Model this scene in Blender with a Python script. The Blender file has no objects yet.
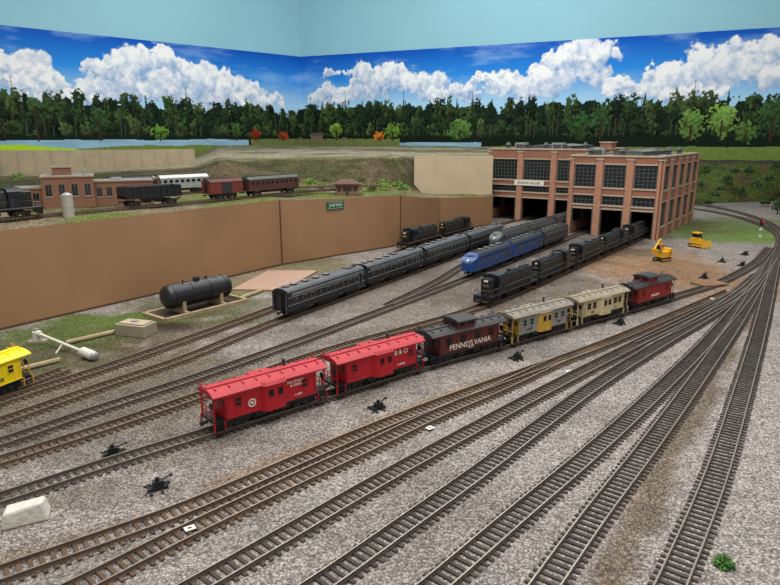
import bpy, bmesh, math, random
import numpy as np
from mathutils import Vector, Matrix
random.seed(7); np.random.seed(7)
sc = bpy.context.scene
sc.view_settings.view_transform = 'Standard'
H = 2.9; P = math.radians(13.8); F = 630.0
sp, cp = math.sin(P), math.cos(P)

def G(x, y, z=0.0):
    """survey of the photograph: world point on the level z seen at photo point x,y"""
    u = (x-390)/F; v = (292.5-y)/F
    t = (H-z)/(sp - v*cp)
    return Vector((u*t, (cp+v*sp)*t, z))

def S(r, g, b):
    def c(x):
        x /= 255.0
        return x/12.92 if x <= 0.04045 else ((x+0.055)/1.055)**2.4
    return (c(r), c(g), c(b))

# ---------------------------------------------------------------- materials
MATS = {}
def mat(name, col=(128,128,128), rough=0.6, metal=0.0, var=0.15, scale=8.0, bump=0.0, emit=0.0, spec=None):
    if name in MATS: return MATS[name]
    m = bpy.data.materials.new(name); m.use_nodes = True
    nt = m.node_tree; b = nt.nodes['Principled BSDF']
    c = S(*col)
    b.inputs['Roughness'].default_value = rough
    b.inputs['Metallic'].default_value = metal
    if spec is not None: b.inputs['Specular IOR Level'].default_value = spec
    tc = nt.nodes.new('ShaderNodeTexCoord')
    n = nt.nodes.new('ShaderNodeTexNoise'); n.inputs['Scale'].default_value = scale; n.inputs['Detail'].default_value = 5
    nt.links.new(tc.outputs['Object'], n.inputs['Vector'])
    r = nt.nodes.new('ShaderNodeValToRGB')
    lo = tuple(max(0, x*(1-var)) for x in c); hi = tuple(min(1, x*(1+var)) for x in c)
    r.color_ramp.elements[0].position = 0.3; r.color_ramp.elements[0].color = (*lo, 1)
    r.color_ramp.elements[1].position = 0.7; r.color_ramp.elements[1].color = (*hi, 1)
    nt.links.new(n.outputs['Fac'], r.inputs['Fac']); nt.links.new(r.outputs['Color'], b.inputs['Base Color'])
    if bump > 0:
        bp = nt.nodes.new('ShaderNodeBump'); bp.inputs['Strength'].default_value = bump; bp.inputs['Distance'].default_value = 0.02
        nt.links.new(n.outputs['Fac'], bp.inputs['Height']); nt.links.new(bp.outputs['Normal'], b.inputs['Normal'])
    if emit > 0:
        b.inputs['Emission Color'].default_value = (*c, 1); b.inputs['Emission Strength'].default_value = emit
    MATS[name] = m
    return m

def brick_mat(name, c1, c2, mortar, scale=1.0):
    if name in MATS: return MATS[name]
    m = bpy.data.materials.new(name); m.use_nodes = True
    nt = m.node_tree; b = nt.nodes['Principled BSDF']; b.inputs['Roughness'].default_value = 0.85
    tc = nt.nodes.new('ShaderNodeTexCoord'); s = nt.nodes.new('ShaderNodeSeparateXYZ')
    nt.links.new(tc.outputs['Object'], s.inputs[0])
    a = nt.nodes.new('ShaderNodeMath'); a.operation = 'ADD'
    nt.links.new(s.outputs[0], a.inputs[0]); nt.links.new(s.outputs[1], a.inputs[1])
    cmb = nt.nodes.new('ShaderNodeCombineXYZ'); nt.links.new(a.outputs[0], cmb.inputs[0]); nt.links.new(s.outputs[2], cmb.inputs[1])
    br = nt.nodes.new('ShaderNodeTexBrick'); nt.links.new(cmb.outputs[0], br.inputs['Vector'])
    br.inputs['Scale'].default_value = scale
    br.inputs['Color1'].default_value = (*S(*c1), 1); br.inputs['Color2'].default_value = (*S(*c2), 1)
    br.inputs['Mortar'].default_value = (*S(*mortar), 1)
    br.inputs['Brick Width'].default_value = 0.06; br.inputs['Row Height'].default_value = 0.022; br.inputs['Mortar Size'].default_value = 0.003
    n = nt.nodes.new('ShaderNodeTexNoise'); n.inputs['Scale'].default_value = 4; n.inputs['Detail'].default_value = 6
    nt.links.new(tc.outputs['Object'], n.inputs['Vector'])
    mr = nt.nodes.new('ShaderNodeMapRange'); mr.inputs[3].default_value = 0.75; mr.inputs[4].default_value = 1.2
    nt.links.new(n.outputs['Fac'], mr.inputs[0])
    mx = nt.nodes.new('ShaderNodeVectorMath'); mx.operation = 'SCALE'
    nt.links.new(br.outputs['Color'], mx.inputs[0]); nt.links.new(mr.outputs[0], mx.inputs['Scale'])
    nt.links.new(mx.outputs[0], b.inputs['Base Color'])
    MATS[name] = m; return m

def ground_mat(name, cell=42.0, contrast=0.75, bump=0.6):
    m = bpy.data.materials.new(name); m.use_nodes = True
    nt = m.node_tree; b = nt.nodes['Principled BSDF']; b.inputs['Roughness'].default_value = 0.95
    b.inputs['Specular IOR Level'].default_value = 0.15
    at = nt.nodes.new('ShaderNodeAttribute'); at.attribute_name = 'Col'
    tc = nt.nodes.new('ShaderNodeTexCoord')
    v = nt.nodes.new('ShaderNodeTexVoronoi'); v.inputs['Scale'].default_value = cell
    nt.links.new(tc.outputs['Object'], v.inputs['Vector'])
    sx = nt.nodes.new('ShaderNodeSeparateXYZ'); nt.links.new(v.outputs['Color'], sx.inputs[0])
    mr = nt.nodes.new('ShaderNodeMapRange'); mr.inputs[3].default_value = 1-contrast*0.62; mr.inputs[4].default_value = 1+contrast*0.62
    nt.links.new(sx.outputs[0], mr.inputs[0])
    mr2 = nt.nodes.new('ShaderNodeMapRange'); mr2.inputs[1].default_value = 0.0; mr2.inputs[2].default_value = 0.6; mr2.inputs[3].default_value = 1.2; mr2.inputs[4].default_value = 0.5
    nt.links.new(v.outputs['Distance'], mr2.inputs[0])
    n = nt.nodes.new('ShaderNodeTexNoise'); n.inputs['Scale'].default_value = 5.0; n.inputs['Detail'].default_value = 9; n.inputs['Roughness'].default_value = 0.75
    nt.links.new(tc.outputs['Object'], n.inputs['Vector'])
    mr3 = nt.nodes.new('ShaderNodeMapRange'); mr3.inputs[1].default_value = 0.3; mr3.inputs[2].default_value = 0.7; mr3.inputs[3].default_value = 0.74; mr3.inputs[4].default_value = 1.2
    nt.links.new(n.outputs['Fac'], mr3.inputs[0])
    m1 = nt.nodes.new('ShaderNodeMath'); m1.operation = 'MULTIPLY'; nt.links.new(mr.outputs[0], m1.inputs[0]); nt.links.new(mr2.outputs[0], m1.inputs[1])
    m2 = nt.nodes.new('ShaderNodeMath'); m2.operation = 'MULTIPLY'; nt.links.new(m1.outputs[0], m2.inputs[0]); nt.links.new(mr3.outputs[0], m2.inputs[1])
    sc_ = nt.nodes.new('ShaderNodeVectorMath'); sc_.operation = 'SCALE'
    nt.links.new(at.outputs['Color'], sc_.inputs[0]); nt.links.new(m2.outputs[0], sc_.inputs['Scale'])
    nt.links.new(sc_.outputs[0], b.inputs['Base Color'])
    bp = nt.nodes.new('ShaderNodeBump'); bp.inputs['Strength'].default_value = bump; bp.inputs['Distance'].default_value = 0.012; bp.invert = True
    nt.links.new(v.outputs['Distance'], bp.inputs['Height']); nt.links.new(bp.outputs['Normal'], b.inputs['Normal'])
    return m

def col_mat(name, rough=0.8):
    m = bpy.data.materials.new(name); m.use_nodes = True
    nt = m.node_tree; b = nt.nodes['Principled BSDF']; b.inputs['Roughness'].default_value = rough
    b.inputs['Specular IOR Level'].default_value = 0.1
    at = nt.nodes.new('ShaderNodeAttribute'); at.attribute_name = 'Col'
    nt.links.new(at.outputs['Color'], b.inputs['Base Color'])
    return m

# ---------------------------------------------------------------- mesh builder
class MB:
    def __init__(s): s.v=[]; s.f=[]; s.m=[]; s.mats=[]
    def mi(s, m):
        if m not in s.mats: s.mats.append(m)
        return s.mats.index(m)
    def add(s, vs, fs, m):
        o = len(s.v); k = s.mi(m)
        s.v += [tuple(v) for v in vs]
        for f in fs: s.f.append(tuple(i+o for i in f)); s.m.append(k)
    def box(s, x0,x1,y0,y1,z0,z1, m, tr=None):
        vs = [(x,y,z) for z in (z0,z1) for y in (y0,y1) for x in (x0,x1)]
        if tr: vs = [tr(*v) for v in vs]
        s.add(vs, [(0,2,3,1),(4,5,7,6),(0,1,5,4),(2,6,7,3),(0,4,6,2),(1,3,7,5)], m)
    def cyl(s, p0, p1, r0, m, n=10, r1=None):
        p0=Vector(p0); p1=Vector(p1); r1 = r0 if r1 is None else r1
        d=(p1-p0).normalized(); a = d.orthogonal().normalized(); b=d.cross(a)
        vs=[]
        for p,r in ((p0,r0),(p1,r1)):
            for i in range(n):
                t=2*math.pi*i/n; vs.append(p+a*(r*math.cos(t))+b*(r*math.sin(t)))
        fs=[(i,(i+1)%n,n+(i+1)%n,n+i) for i in range(n)]+[tuple(range(n-1,-1,-1)),tuple(range(n,2*n))]
        s.add(vs,fs,m)
    def rings(s, rings, m, cap=True, closed=True):
        n=len(rings[0]); vs=[p for r in rings for p in r]; fs=[]
        for k in range(len(rings)-1):
            for i in range(n if closed else n-1):
                j=(i+1)%n; fs.append((k*n+i,k*n+j,(k+1)*n+j,(k+1)*n+i))
        if cap: fs += [tuple(range(n-1,-1,-1)), tuple(range((len(rings)-1)*n,len(rings)*n))]
        s.add(vs,fs,m)
    def prism(s, prof, x0, x1, m, axis='x'):
        if axis=='x': s.rings([[(x0,y,z) for y,z in prof],[(x1,y,z) for y,z in prof]],m)
        else: s.rings([[(x,x0,z) for x,z in prof],[(x,x1,z) for x,z in prof]],m)
    def dome(s, c, d, r, h, m, n=14):
        c=Vector(c); d=Vector(d).normalized(); a=d.orthogonal().normalized(); b=d.cross(a); R=[]
        for k in range(5):
            t=k/4*math.pi/2*0.97
            R.append([c+d*(h*math.sin(t))+a*(r*math.cos(t)*math.cos(2*math.pi*i/n))+b*(r*math.cos(t)*math.sin(2*math.pi*i/n)) for i in range(n)])
        s.rings(R,m)
    def obj(s, name, loc=(0,0,0), rz=0.0, parent=None, bevel=0.0):
        me=bpy.data.meshes.new(name); me.from_pydata(s.v,[],s.f)
        for m in s.mats: me.materials.append(m)
        me.polygons.foreach_set('material_index', s.m); me.update()
        bm=bmesh.new(); bm.from_mesh(me); bmesh.ops.recalc_face_normals(bm,faces=bm.faces); bm.to_mesh(me); bm.free()
        o=bpy.data.objects.new(name,me); sc.collection.objects.link(o)
        o.location=loc; o.rotation_euler=(0,0,rz)
        if parent: o.parent=parent
        if bevel>0:
            b=o.modifiers.new('b','BEVEL'); b.width=bevel; b.segments=2; b.limit_method='ANGLE'
        return o

def vcol_grid(name, X, Y, Z, C, material, mask=None):
    nr,nc = X.shape
    me=bpy.data.meshes.new(name)
    idx=np.arange(nr*nc).reshape(nr,nc)
    q=np.stack([idx[:-1,:-1],idx[:-1,1:],idx[1:,1:],idx[1:,:-1]],-1).reshape(-1,4)
    me.vertices.add(nr*nc); me.vertices.foreach_set('co',np.stack([X,Y,Z],-1).astype(np.float32).ravel())
    me.loops.add(q.size); me.loops.foreach_set('vertex_index',q.ravel().astype(np.int32))
    me.polygons.add(len(q)); me.polygons.foreach_set('loop_start',(np.arange(len(q))*4).astype(np.int32))
    try: me.polygons.foreach_set('loop_total',np.full(len(q),4,dtype=np.int32))
    except Exception: pass
    me.update(calc_edges=True); me.validate()
    a=me.color_attributes.new('Col','FLOAT_COLOR','POINT')
    cc=np.ones((nr*nc,4),dtype=np.float32); cc[:,:3]=C.reshape(-1,3); a.data.foreach_set('color',cc.ravel())
    me.polygons.foreach_set('use_smooth',np.ones(len(q),dtype=bool))
    me.materials.append(material)
    o=bpy.data.objects.new(name,me); sc.collection.objects.link(o); return o

# ---------------------------------------------------------------- numpy noise
_lat = np.random.rand(257,257)
def vnoise(x,y,seed=0):
    x=x+seed*17.31; y=y+seed*9.7
    xi=np.floor(x).astype(int); yi=np.floor(y).astype(int); fx=x-xi; fy=y-yi
    fx=fx*fx*(3-2*fx); fy=fy*fy*(3-2*fy)
    a=_lat[xi%256,yi%256]; b=_lat[(xi+1)%256,yi%256]; c=_lat[xi%256,(yi+1)%256]; d=_lat[(xi+1)%256,(yi+1)%256]
    return (a*(1-fx)+b*fx)*(1-fy)+(c*(1-fx)+d*fx)*fy
def fbm(x,y,scale,seed=0,o=5):
    r=0; a=0.5; t=0
    for k in range(o):
        r=r+a*vnoise(x*scale,y*scale,seed+k); t+=a; a*=0.55; scale*=2.07
    return r/t
def sstep(a,b,x):
    t=np.clip((x-a)/(b-a),0,1); return t*t*(3-2*t)
def lin(c): return np.array(S(*c))

# ---------------------------------------------------------------- room walls + mural
P0=np.array([-5.63,42.0]); DL=np.array([-12.0,-11.5]); DL/=np.linalg.norm(DL)
DR=np.array([23.6,-10.9]); DR/=np.linalg.norm(DR)
LL=38.0; LR=46.0; ZT=7.84
def wallpt(px):
    """plan point on the back walls seen at photo column px, signed s"""
    r=(px-390)/F/1.0298; D=DL if px<303 else DR
    s=(r*P0[1]-P0[0])/(D[0]-r*D[1])
    p=P0+D*s
    return p, (-s if px<303 else s)
def mural_sz(px,py):
    p,s=wallpt(px)
    v=(292.5-py)/F; el=(-sp+v*cp)/(cp+v*sp)
    return s, H+el*p[1]

def paint(s,z):
    shp=s.shape
    top=lin((10,84,190)); mid=lin((46,144,232)); low=lin((170,216,246))
    t=np.clip((z-4.8)/(ZT-4.8),0,1)[...,None]
    C=np.where(t>0.5, mid+(top-mid)*((t-0.5)*2), low+(mid-low)*(t*2))
    ci=sstep(0.5,0.8,fbm(s*0.35,z*1.3,1.0,31))*0.4
    C=C*(1-ci[...,None])+lin((176,216,248))*ci[...,None]
    cl=[(-40,75,40,28),(20,70,38,28),(45,88,30,16),(120,90,34,26),(150,78,36,30),(190,86,38,26),(225,88,28,22),(110,70,18,12),
        (165,60,22,14),(262,98,26,14),(330,98,22,12),(370,84,24,18),(395,78,20,18),(425,88,22,16),(455,94,26,12),(500,88,20,14),
        (345,72,26,5),(540,84,26,20),(575,68,36,28),(600,56,24,14),(560,60,22,12),(620,90,26,12),(660,80,28,24),(700,70,38,28),(735,58,36,26),(770,68,38,36),
        (830,66,50,30),(690,94,44,12),(800,40,40,14),(70,98,44,9),(480,80,8,8),(-100,66,50,26),(900,80,60,30)]
    rng=np.random.RandomState(3)
    wob=(fbm(s,z,2.2,5)-0.5)*0.9; wob2=(fbm(s,z,2.2,15)-0.5)*0.9
    sw=s+wob; zw=z+wob2
    cov=np.zeros(shp); hgt=np.zeros(shp)
    for (px,py,rx,ry) in cl:
        s0,z0=mural_sz(px,py); s1,_=mural_sz(px+rx,py); _,z1=mural_sz(px,py-ry)
        RS=max(abs(s1-s0),.4)*0.98; RZ=abs(z1-z0)*0.98
        for k in range(20):
            a=rng.rand()*math.pi; rr=rng.rand()**0.6
            cs=s0+RS*rr*math.cos(a)*0.9; cz=z0+RZ*(math.sin(a)*rr*0.95-0.3)
            r=(0.2+0.3*rng.rand())*min(RS,RZ*1.6)
            d=np.sqrt((sw-cs)**2+((zw-cz)*1.1)**2)/r
            k1=sstep(1.15,0.8,d)
            hh=np.clip((zw-cz)/r*0.5+0.5-(sw-cs)/r*0.15,0,1)
            hgt=np.where(k1>0.02, hgt*(1-k1)+hh*k1, hgt)
            cov=np.maximum(cov,k1)
    det=fbm(s,z,3.6,44,6)
    sh=np.clip(hgt*0.85+det*1.1-0.28,0,1)[...,None]
    cc=lin((110,158,212))*(1-sh)+lin((252,253,255))*sh
    cov=np.clip(cov*(1.0+0.5*det),0,1)[...,None]
    C=C*(1-cov)+cc*cov
    rng=np.random.RandomState(11)
    base=2.2
    nz=fbm(s,z,10.0,71,4); nz2=fbm(s,z,2.0,81,4); nzm=fbm(s,z,4.0,101,4)
    prof=4.72+0.6*(fbm(s,s*0,0.5,61)-0.5)*2
    m=(z<prof-0.1+(nzm-0.5)*0.8)&(z>base)
    C[m]=(lin((20,36,25))*(0.4+1.2*nz[m][:,None]))
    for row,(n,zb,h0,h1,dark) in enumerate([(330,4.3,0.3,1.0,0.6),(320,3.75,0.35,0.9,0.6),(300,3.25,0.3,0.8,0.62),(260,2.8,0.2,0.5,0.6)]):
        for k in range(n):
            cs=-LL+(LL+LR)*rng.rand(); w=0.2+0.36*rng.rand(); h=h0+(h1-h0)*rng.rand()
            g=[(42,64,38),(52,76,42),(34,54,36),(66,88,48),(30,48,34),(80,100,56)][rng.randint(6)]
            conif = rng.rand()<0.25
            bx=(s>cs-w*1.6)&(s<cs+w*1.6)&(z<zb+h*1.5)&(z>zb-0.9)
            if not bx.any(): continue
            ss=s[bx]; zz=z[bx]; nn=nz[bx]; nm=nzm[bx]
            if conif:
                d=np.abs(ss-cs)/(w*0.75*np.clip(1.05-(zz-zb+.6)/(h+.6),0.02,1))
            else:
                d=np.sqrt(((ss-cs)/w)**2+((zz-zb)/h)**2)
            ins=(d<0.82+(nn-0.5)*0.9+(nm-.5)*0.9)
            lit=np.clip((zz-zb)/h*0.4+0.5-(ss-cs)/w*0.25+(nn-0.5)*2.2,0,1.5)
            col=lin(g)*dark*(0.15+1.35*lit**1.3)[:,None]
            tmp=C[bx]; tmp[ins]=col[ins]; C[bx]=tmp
    # hints of trunks
    for k in range(150):
        cs=-LL+(LL+LR)*rng.rand(); z0=2.8; z1=3.3+rng.rand()*.8
        m=(np.abs(s-cs)<0.03)&(z>z0)&(z<z1); C[m]=lin((86,84,66))*0.6
    m=(z<3.0+0.25*(nz-0.5)*2)&(z>2.2); C[m]=lin((18,32,20))*(0.5+0.9*nz[m][:,None])
    sW,_=mural_sz(248,140); sL,_=mural_sz(400,140); sM,_=mural_sz(482,140)
    edge=(fbm(s,s*0,0.6,7)-.5)*.16
    m=(z<2.80+edge)&(z>2.3)&((s<sW)|((s>sL)&(s<sM)&(z<2.62+edge))); C[m]=lin((150,190,214))*(0.65+0.5*fbm(s,z*6,1.2,33)[m][:,None])
    sA,_=mural_sz(250,140); sB,_=mural_sz(400,140)
    m=(z<2.78+0.1*nz)&(z>2.2)&(s>sA)&(s<sB); C[m]=lin((112,122,70))*(0.6+0.7*nz[m][:,None])
    m=(z<2.42+0.4*(fbm(s,s*0,0.3,91)-0.45)); C[m]=lin((118,136,66))*(0.6+0.6*nz[m][:,None])
    s0,_=mural_sz(64,147); m=(z<2.60+edge*.6-np.clip(s-s0+2,0,9)*.1)&(s<s0+.6); C[m]=lin((176,214,50))*(0.8+0.4*nz[m][:,None])
    for px,py,rx,ry,g in [(255,135,6,6,(128,52,28)),(283,136,6,5,(146,62,32)),(380,136,6,6,(206,120,40)),(337,130,7,7,(110,146,52)),(160,132,9,8,(96,136,50)),
                          (393,131,9,8,(100,136,50)),(236,130,6,8,(60,90,40)),(460,130,12,11,(80,116,56)),(690,125,14,18,(96,130,60)),(720,120,16,18,(116,152,70)),(745,132,12,12,(80,112,50)),
                          (580,126,14,16,(50,82,44)),(100,120,10,14,(52,78,46)),(770,116,18,20,(56,86,46)),(38,106,10,10,(62,88,50)),(600,118,12,14,(56,86,48))]:
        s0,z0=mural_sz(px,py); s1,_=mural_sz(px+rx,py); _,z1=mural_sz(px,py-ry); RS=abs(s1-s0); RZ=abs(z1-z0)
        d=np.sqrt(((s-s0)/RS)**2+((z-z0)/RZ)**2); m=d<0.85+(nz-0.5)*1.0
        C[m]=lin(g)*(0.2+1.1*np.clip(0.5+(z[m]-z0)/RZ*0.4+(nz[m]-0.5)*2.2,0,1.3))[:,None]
        m=(abs(s-s0)<0.05)&(z<z0)&(z>2.72); C[m]=lin((60,46,34))
    for px,w,h in [(317,0.95,0.5),(300,0.3,0.25),(345,0.4,0.22)]:
        s0,_=mural_sz(px,138)
        m=(abs(s-s0)<w*0.45)&(z>2.7)&(z<2.7+h*0.6); C[m]=lin((128,104,84))
        m=(abs(s-s0)<w*0.6-(z-2.7-h*0.6)*0.9)&(z>=2.7+h*0.6)&(z<2.7+h); C[m]=lin((92,84,84))
    return np.clip(C,0,1)

mural_m=col_mat('mural_print',0.6)
wall_m=mat('wall_paint_teal',(146,198,214),0.7,var=0.03,scale=0.3)
for side,D,L,LM in (('left',DL,LL,26.0),('right',DR,LR,40.0)):
    n=int(LM*34)
    sv=np.linspace(0,LM,n); zv=np.linspace(1.2,ZT,int((ZT-1.2)*34))
    SS,ZZ=np.meshgrid(sv,zv)
    off=0.06
    nx=np.array([D[1],-D[0]])
    if nx[1]>0: nx=-nx
    X=P0[0]+D[0]*SS+nx[0]*off; Y=P0[1]+D[1]*SS+nx[1]*off
    sg=-SS if side=='left' else SS
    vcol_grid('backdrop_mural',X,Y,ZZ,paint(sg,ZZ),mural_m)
    a=P0; b=P0+D*L
    mb=MB(); t=-nx*0.4
    q=[a,b,b+t,a+t]
    mb.rings([[(p[0],p[1],-9) for p in q],[(p[0],p[1],18) for p in q]],wall_m)
    mb.obj('wall_'+side)
black=mat('black_plastic',(22,22,24),0.5)
mb=MB(); mb.box(-45,50,-14,46,18,18.3,mat('ceiling_white',(235,235,230),0.9)); mb.obj('ceiling')
mb=MB(); mb.box(-45,50,-14,46,-9.3,-9,mat('floor_vinyl',(120,115,108),0.5)); mb.obj('floor')

# ---------------------------------------------------------------- yard ground
C0=np.array([7.74,18.2]); A_=np.array([-0.82,0.57]); A_/=np.linalg.norm(A_); B_=np.array([A_[1],-A_[0]])
def fr(s,b,z=0.0):
    p=C0+A_*s+B_*b; return Vector((p[0],p[1],z))
def ymax(x):
    return np.where(x<P0[0], P0[1]+(x-P0[0])*(DL[1]/DL[0]), P0[1]+(x-P0[0])*(DR[1]/DR[0]))-0.08
xs=np.concatenate([np.linspace(-30,-7,90)[:-1],np.linspace(-7,12,420)[:-1],np.linspace(12,36,90)])
tt=np.linspace(0,1,520)**1.6
XX,TT=np.meshgrid(xs,tt); YY=-1.5+(ymax(XX)+1.5)*TT
base=lin((164,157,152)); Cg=np.ones(XX.shape+(3,))*base
nA=fbm(XX,YY,0.5,3)[...,None]; nB=fbm(XX,YY,1.7,13)[...,None]; nC=fbm(XX,YY,4.5,23)
Cg=Cg*(0.86+0.26*nA)
Cg=Cg*(1-0.35*nB)+lin((178,158,150))*0.35*nB
# darker loose patches
g=(sstep(0.5,0.72,fbm(XX,YY,1.1,53))*0.35)[...,None]; Cg=Cg*(1-g)+lin((118,108,100))*g
blobs=[(60,380,3.2,1.6,(110,96,78),.8),(150,330,1.6,1.2,(102,86,64),.9),(30,360,1.2,1.0,(86,88,52),.7),(200,310,1.4,1.0,(94,96,56),.75),
       (110,320,1.2,.5,(100,120,56),.9),(60,335,1.2,.5,(96,110,58),.9),(225,290,1.0,.8,(122,130,70),.8),(320,268,1.2,1.2,(130,122,90),.9),(170,328,.5,.3,(58,44,36),.9),(250,275,1.3,.9,(150,130,104),.8),
       (640,262,2.0,2.6,(160,126,94),.95),(700,285,1.6,1.4,(154,124,96),.8),(720,232,2.2,2.2,(118,150,64),.9),(760,225,2.5,2.0,(116,136,74),.8),(690,225,1.2,2,(126,126,84),.7),
       (600,290,1.6,.9,(144,124,108),.6),
       (60,495,1.3,.25,(126,118,108),.6),(150,440,1.5,.22,(120,114,106),.6),(420,350,3,.5,(130,124,118),.6),
       (100,400,3.0,.8,(126,116,104),.6),(60,440,2.2,.6,(122,112,102),.6),(560,300,2.0,.6,(136,124,112),.6),(300,335,2.5,.5,(128,118,108),.6),(560,240,3,3,(96,88,80),.7),(430,300,2.5,2.5,(122,110,98),.6),(500,280,2,2.5,(110,100,90),.6)]
for px,py,rx,ry,c,st in blobs:
    g=G(px,py); d=((XX-g.x)/rx)**2+((YY-g.y)/ry)**2
    w=(st*sstep(1.6,0.3,d+(nB[...,0]-0.5)*1.6+(nC-.5)*1.4))[...,None]
    Cg=Cg*(1-w)+lin(c)*w*(0.8+0.4*nB)
def dirt_line(pts,wid,c,st):
    global Cg
    P_=[G(*p) for p in pts]; D=np.full(XX.shape,1e9)
    for a,b in zip(P_,P_[1:]):
        dx,dy=b.x-a.x,b.y-a.y; t=np.clip(((XX-a.x)*dx+(YY-a.y)*dy)/(dx*dx+dy*dy),0,1)
        D=np.minimum(D,np.hypot(XX-a.x-t*dx,YY-a.y-t*dy))
    w=(st*sstep(1.3,0.35,D/wid+(nB[...,0]-0.5)*1.0+(nC-.5)*1.0))[...,None]
    Cg=Cg*(1-w)+lin(c)*w*(0.75+0.5*nC[...,None])
dirt_line([(590,625),(612,570),(648,500),(682,430),(712,375),(738,325),(755,295)],.17,(114,98,80),.8)
dirt_line([(210,486),(290,455),(340,438),(420,405),(500,377)],.12,(150,124,98),.65)
dirt_line([(0,560),(60,545),(130,520)],.12,(132,112,92),.6)
dirt_line([(20,515),(110,482),(220,445)],.10,(128,116,104),.5)
dirt_line([(430,360),(560,332),(660,305)],.12,(128,112,96),.6)
gm=ground_mat('ballast_ground',58.0,0.9,0.6)
vcol_grid('yard_ground',XX,YY,np.zeros_like(XX),Cg,gm)
mb=MB(); mb.box(-30,36,-1.9,-1.5,-9,0.0,mat('layout_fascia_board',(150,112,78),0.7)); mb.obj('layout_front_fascia')

# ---------------------------------------------------------------- lofted terrain
def loft(name, rows, colf, material, nu=220, nv=26, amp=0.05, seed=0):
    rows=[np.array([[p[0],p[1],p[2]] for p in r],dtype=float) for r in rows]
    out=[]
    for r in rows:
        k=np.linspace(0,len(r)-1,nu); i=np.clip(np.floor(k).astype(int),0,len(r)-2); f=(k-i)[:,None]
        out.append(r[i]*(1-f)+r[i+1]*f)
    R=[]; V=[]
    for a in range(len(out)-1):
        for j in range(nv):
            t=j/nv; R.append(out[a]*(1-t)+out[a+1]*t); V.append(a+t)
    R.append(out[-1]); V.append(len(out)-1)
    R=np.array(R); V=np.array(V)[:,None]*np.ones((1,nu))
    n=fbm(R[...,0],R[...,1],1.3,seed)
    edge=np.minimum(1,V*4)
    R[...,2]+=(n-0.5)*amp*edge*2
    return vcol_grid(name,R[...,0],R[...,1],R[...,2],colf(R,V,n),material)

fas=[(-160,367,1.5),(0,330,1.5),(140,298,1.5),(262,269.5,1.5),(282,265,1.5),(302,261.5,1.45),(385,248,1.38),(400,245,1.35),(420,239,1.2),(440,232,1.05),(492,225,.95)]
F0=[G(x,y) for x,y,z in fas]
row0=[(p.x,p.y,f[2]) for p,f in zip(F0,fas)]
r1=[(-160,191,1.5),(0,190,1.5),(110,189,1.5),(200,187,1.5),(235,187,1.5),(270,187,1.5),(330,186,1.45),(370,187,1.35),(412,192,1.1),(430,193,1.0),(492,193,1.0)]
r2=[(-160,178,1.6),(0,178,1.6),(110,172,1.8),(195,167,1.95),(218,160,2.2),(270,159,2.2),(330,158,2.22),(380,157,2.25),(412,157,2.22),(430,156.5,2.2),(492,156.5,2.2)]
row1=[G(*p) for p in r1]; row2=[G(*p) for p in r2]
row3=[]
for i,p in enumerate(r2):
    w,_=wallpt(p[0]); k=0.995; row3.append((w[0]*k,w[1]*k, 1.9 if p[0]<200 else 2.4))
tm=ground_mat('scenery_ground',26.0,0.8,0.5)
def deckcol(R,V,n):
    x,y=R[...,0],R[...,1]
    n1=fbm(x,y,0.9,5)[...,None]; n2=fbm(x,y,3.0,25)[...,None]
    C=lin((136,124,98))*(0.8+0.4*n2)
    g=sstep(0.42,0.6,n1); C=C*(1-g)+lin((112,122,60))*g
    h=(sstep(1.0,1.15,V)*sstep(2.02,1.9,V))[...,None]
    hc=lin((80,80,50))*(0.5+1.0*n2); g2=sstep(0.5,0.62,n1); hc=hc*(1-g2)+lin((106,92,70))*g2*(0.6+.8*n2)
    C=C*(1-h)+hc*h
    p=sstep(1.97,2.05,V)[...,None]
    pc=lin((168,158,132))*(0.6+0.7*n2); g3=sstep(0.5,0.62,fbm(x,y*1.5,0.35,45))[...,None]; pc=pc*(1-g3)+lin((114,112,80))*g3
    C=C*(1-p)+pc*p
    return C
loft('scenery_plateau',[row0,row1,row2,row3],deckcol,tm,amp=0.05)
fb=mat('hardboard_fascia',(152,115,83),0.42,var=0.10,scale=0.8)
fe=mat('fascia_edge',(84,60,40),0.7)
mb=MB()
for a in range(len(F0)-1):
    p,q=F0[a],F0[a+1]; za,zb=row0[a][2]+0.02,row0[a+1][2]+0.02
    mb.add([(p.x,p.y,0),(q.x,q.y,0),(q.x,q.y,zb),(p.x,p.y,za)],[(0,1,2,3)],fb)
    d=(q-p).normalized(); n=Vector((-d.y,d.x,0))*0.05
    mb.add([(p.x,p.y,za),(q.x,q.y,zb),(q.x+n.x,q.y+n.y,zb),(p.x+n.x,p.y+n.y,za)],[(0,1,2,3)],fe)
    mb.add([(p.x+n.x,p.y+n.y,0),(q.x+n.x,q.y+n.y,0),(q.x+n.x,q.y+n.y,zb),(p.x+n.x,p.y+n.y,za)],[(0,1,2,3)],fb)
    n=-n*0.6
    mb.rings([[(p.x,p.y,0),(p.x+n.x,p.y+n.y,0),(p.x+n.x,p.y+n.y,.035),(p.x,p.y,.035)],[(q.x,q.y,0),(q.x+n.x,q.y+n.y,0),(q.x+n.x,q.y+n.y,.035),(q.x,q.y,.035)]],fe)
mb.obj('hardboard_fascia')
mb=MB()
for a in (4,7):
    p=F0[a]; d=(F0[a+1]-F0[a]).normalized(); n=Vector((d.y,-d.x,0))
    c=p+n*.012; mb.rings([[tuple(c+d*e+n*f+Vector((0,0,z))) for e,f in ((-.012,-.01),(.012,-.01),(.012,.008),(-.012,.008))] for z in (0,row0[a][2])],fe)
mb.obj('fascia_bend_shade')  # dark upright strips stand in for the darker shading at the fascia bends
ra=[(500,206,0),(560,205,0),(620,206,0),(688,205,0),(720,203,0),(780,201,0),(860,203,0),(960,206,0)]
rb=[(500,160,1.8),(560,160.5,1.8),(620,161,1.8),(688,161,1.8),(720,161.5,1.8),(780,162.5,1.78),(860,164,1.75),(960,168,1.6)]
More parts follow.
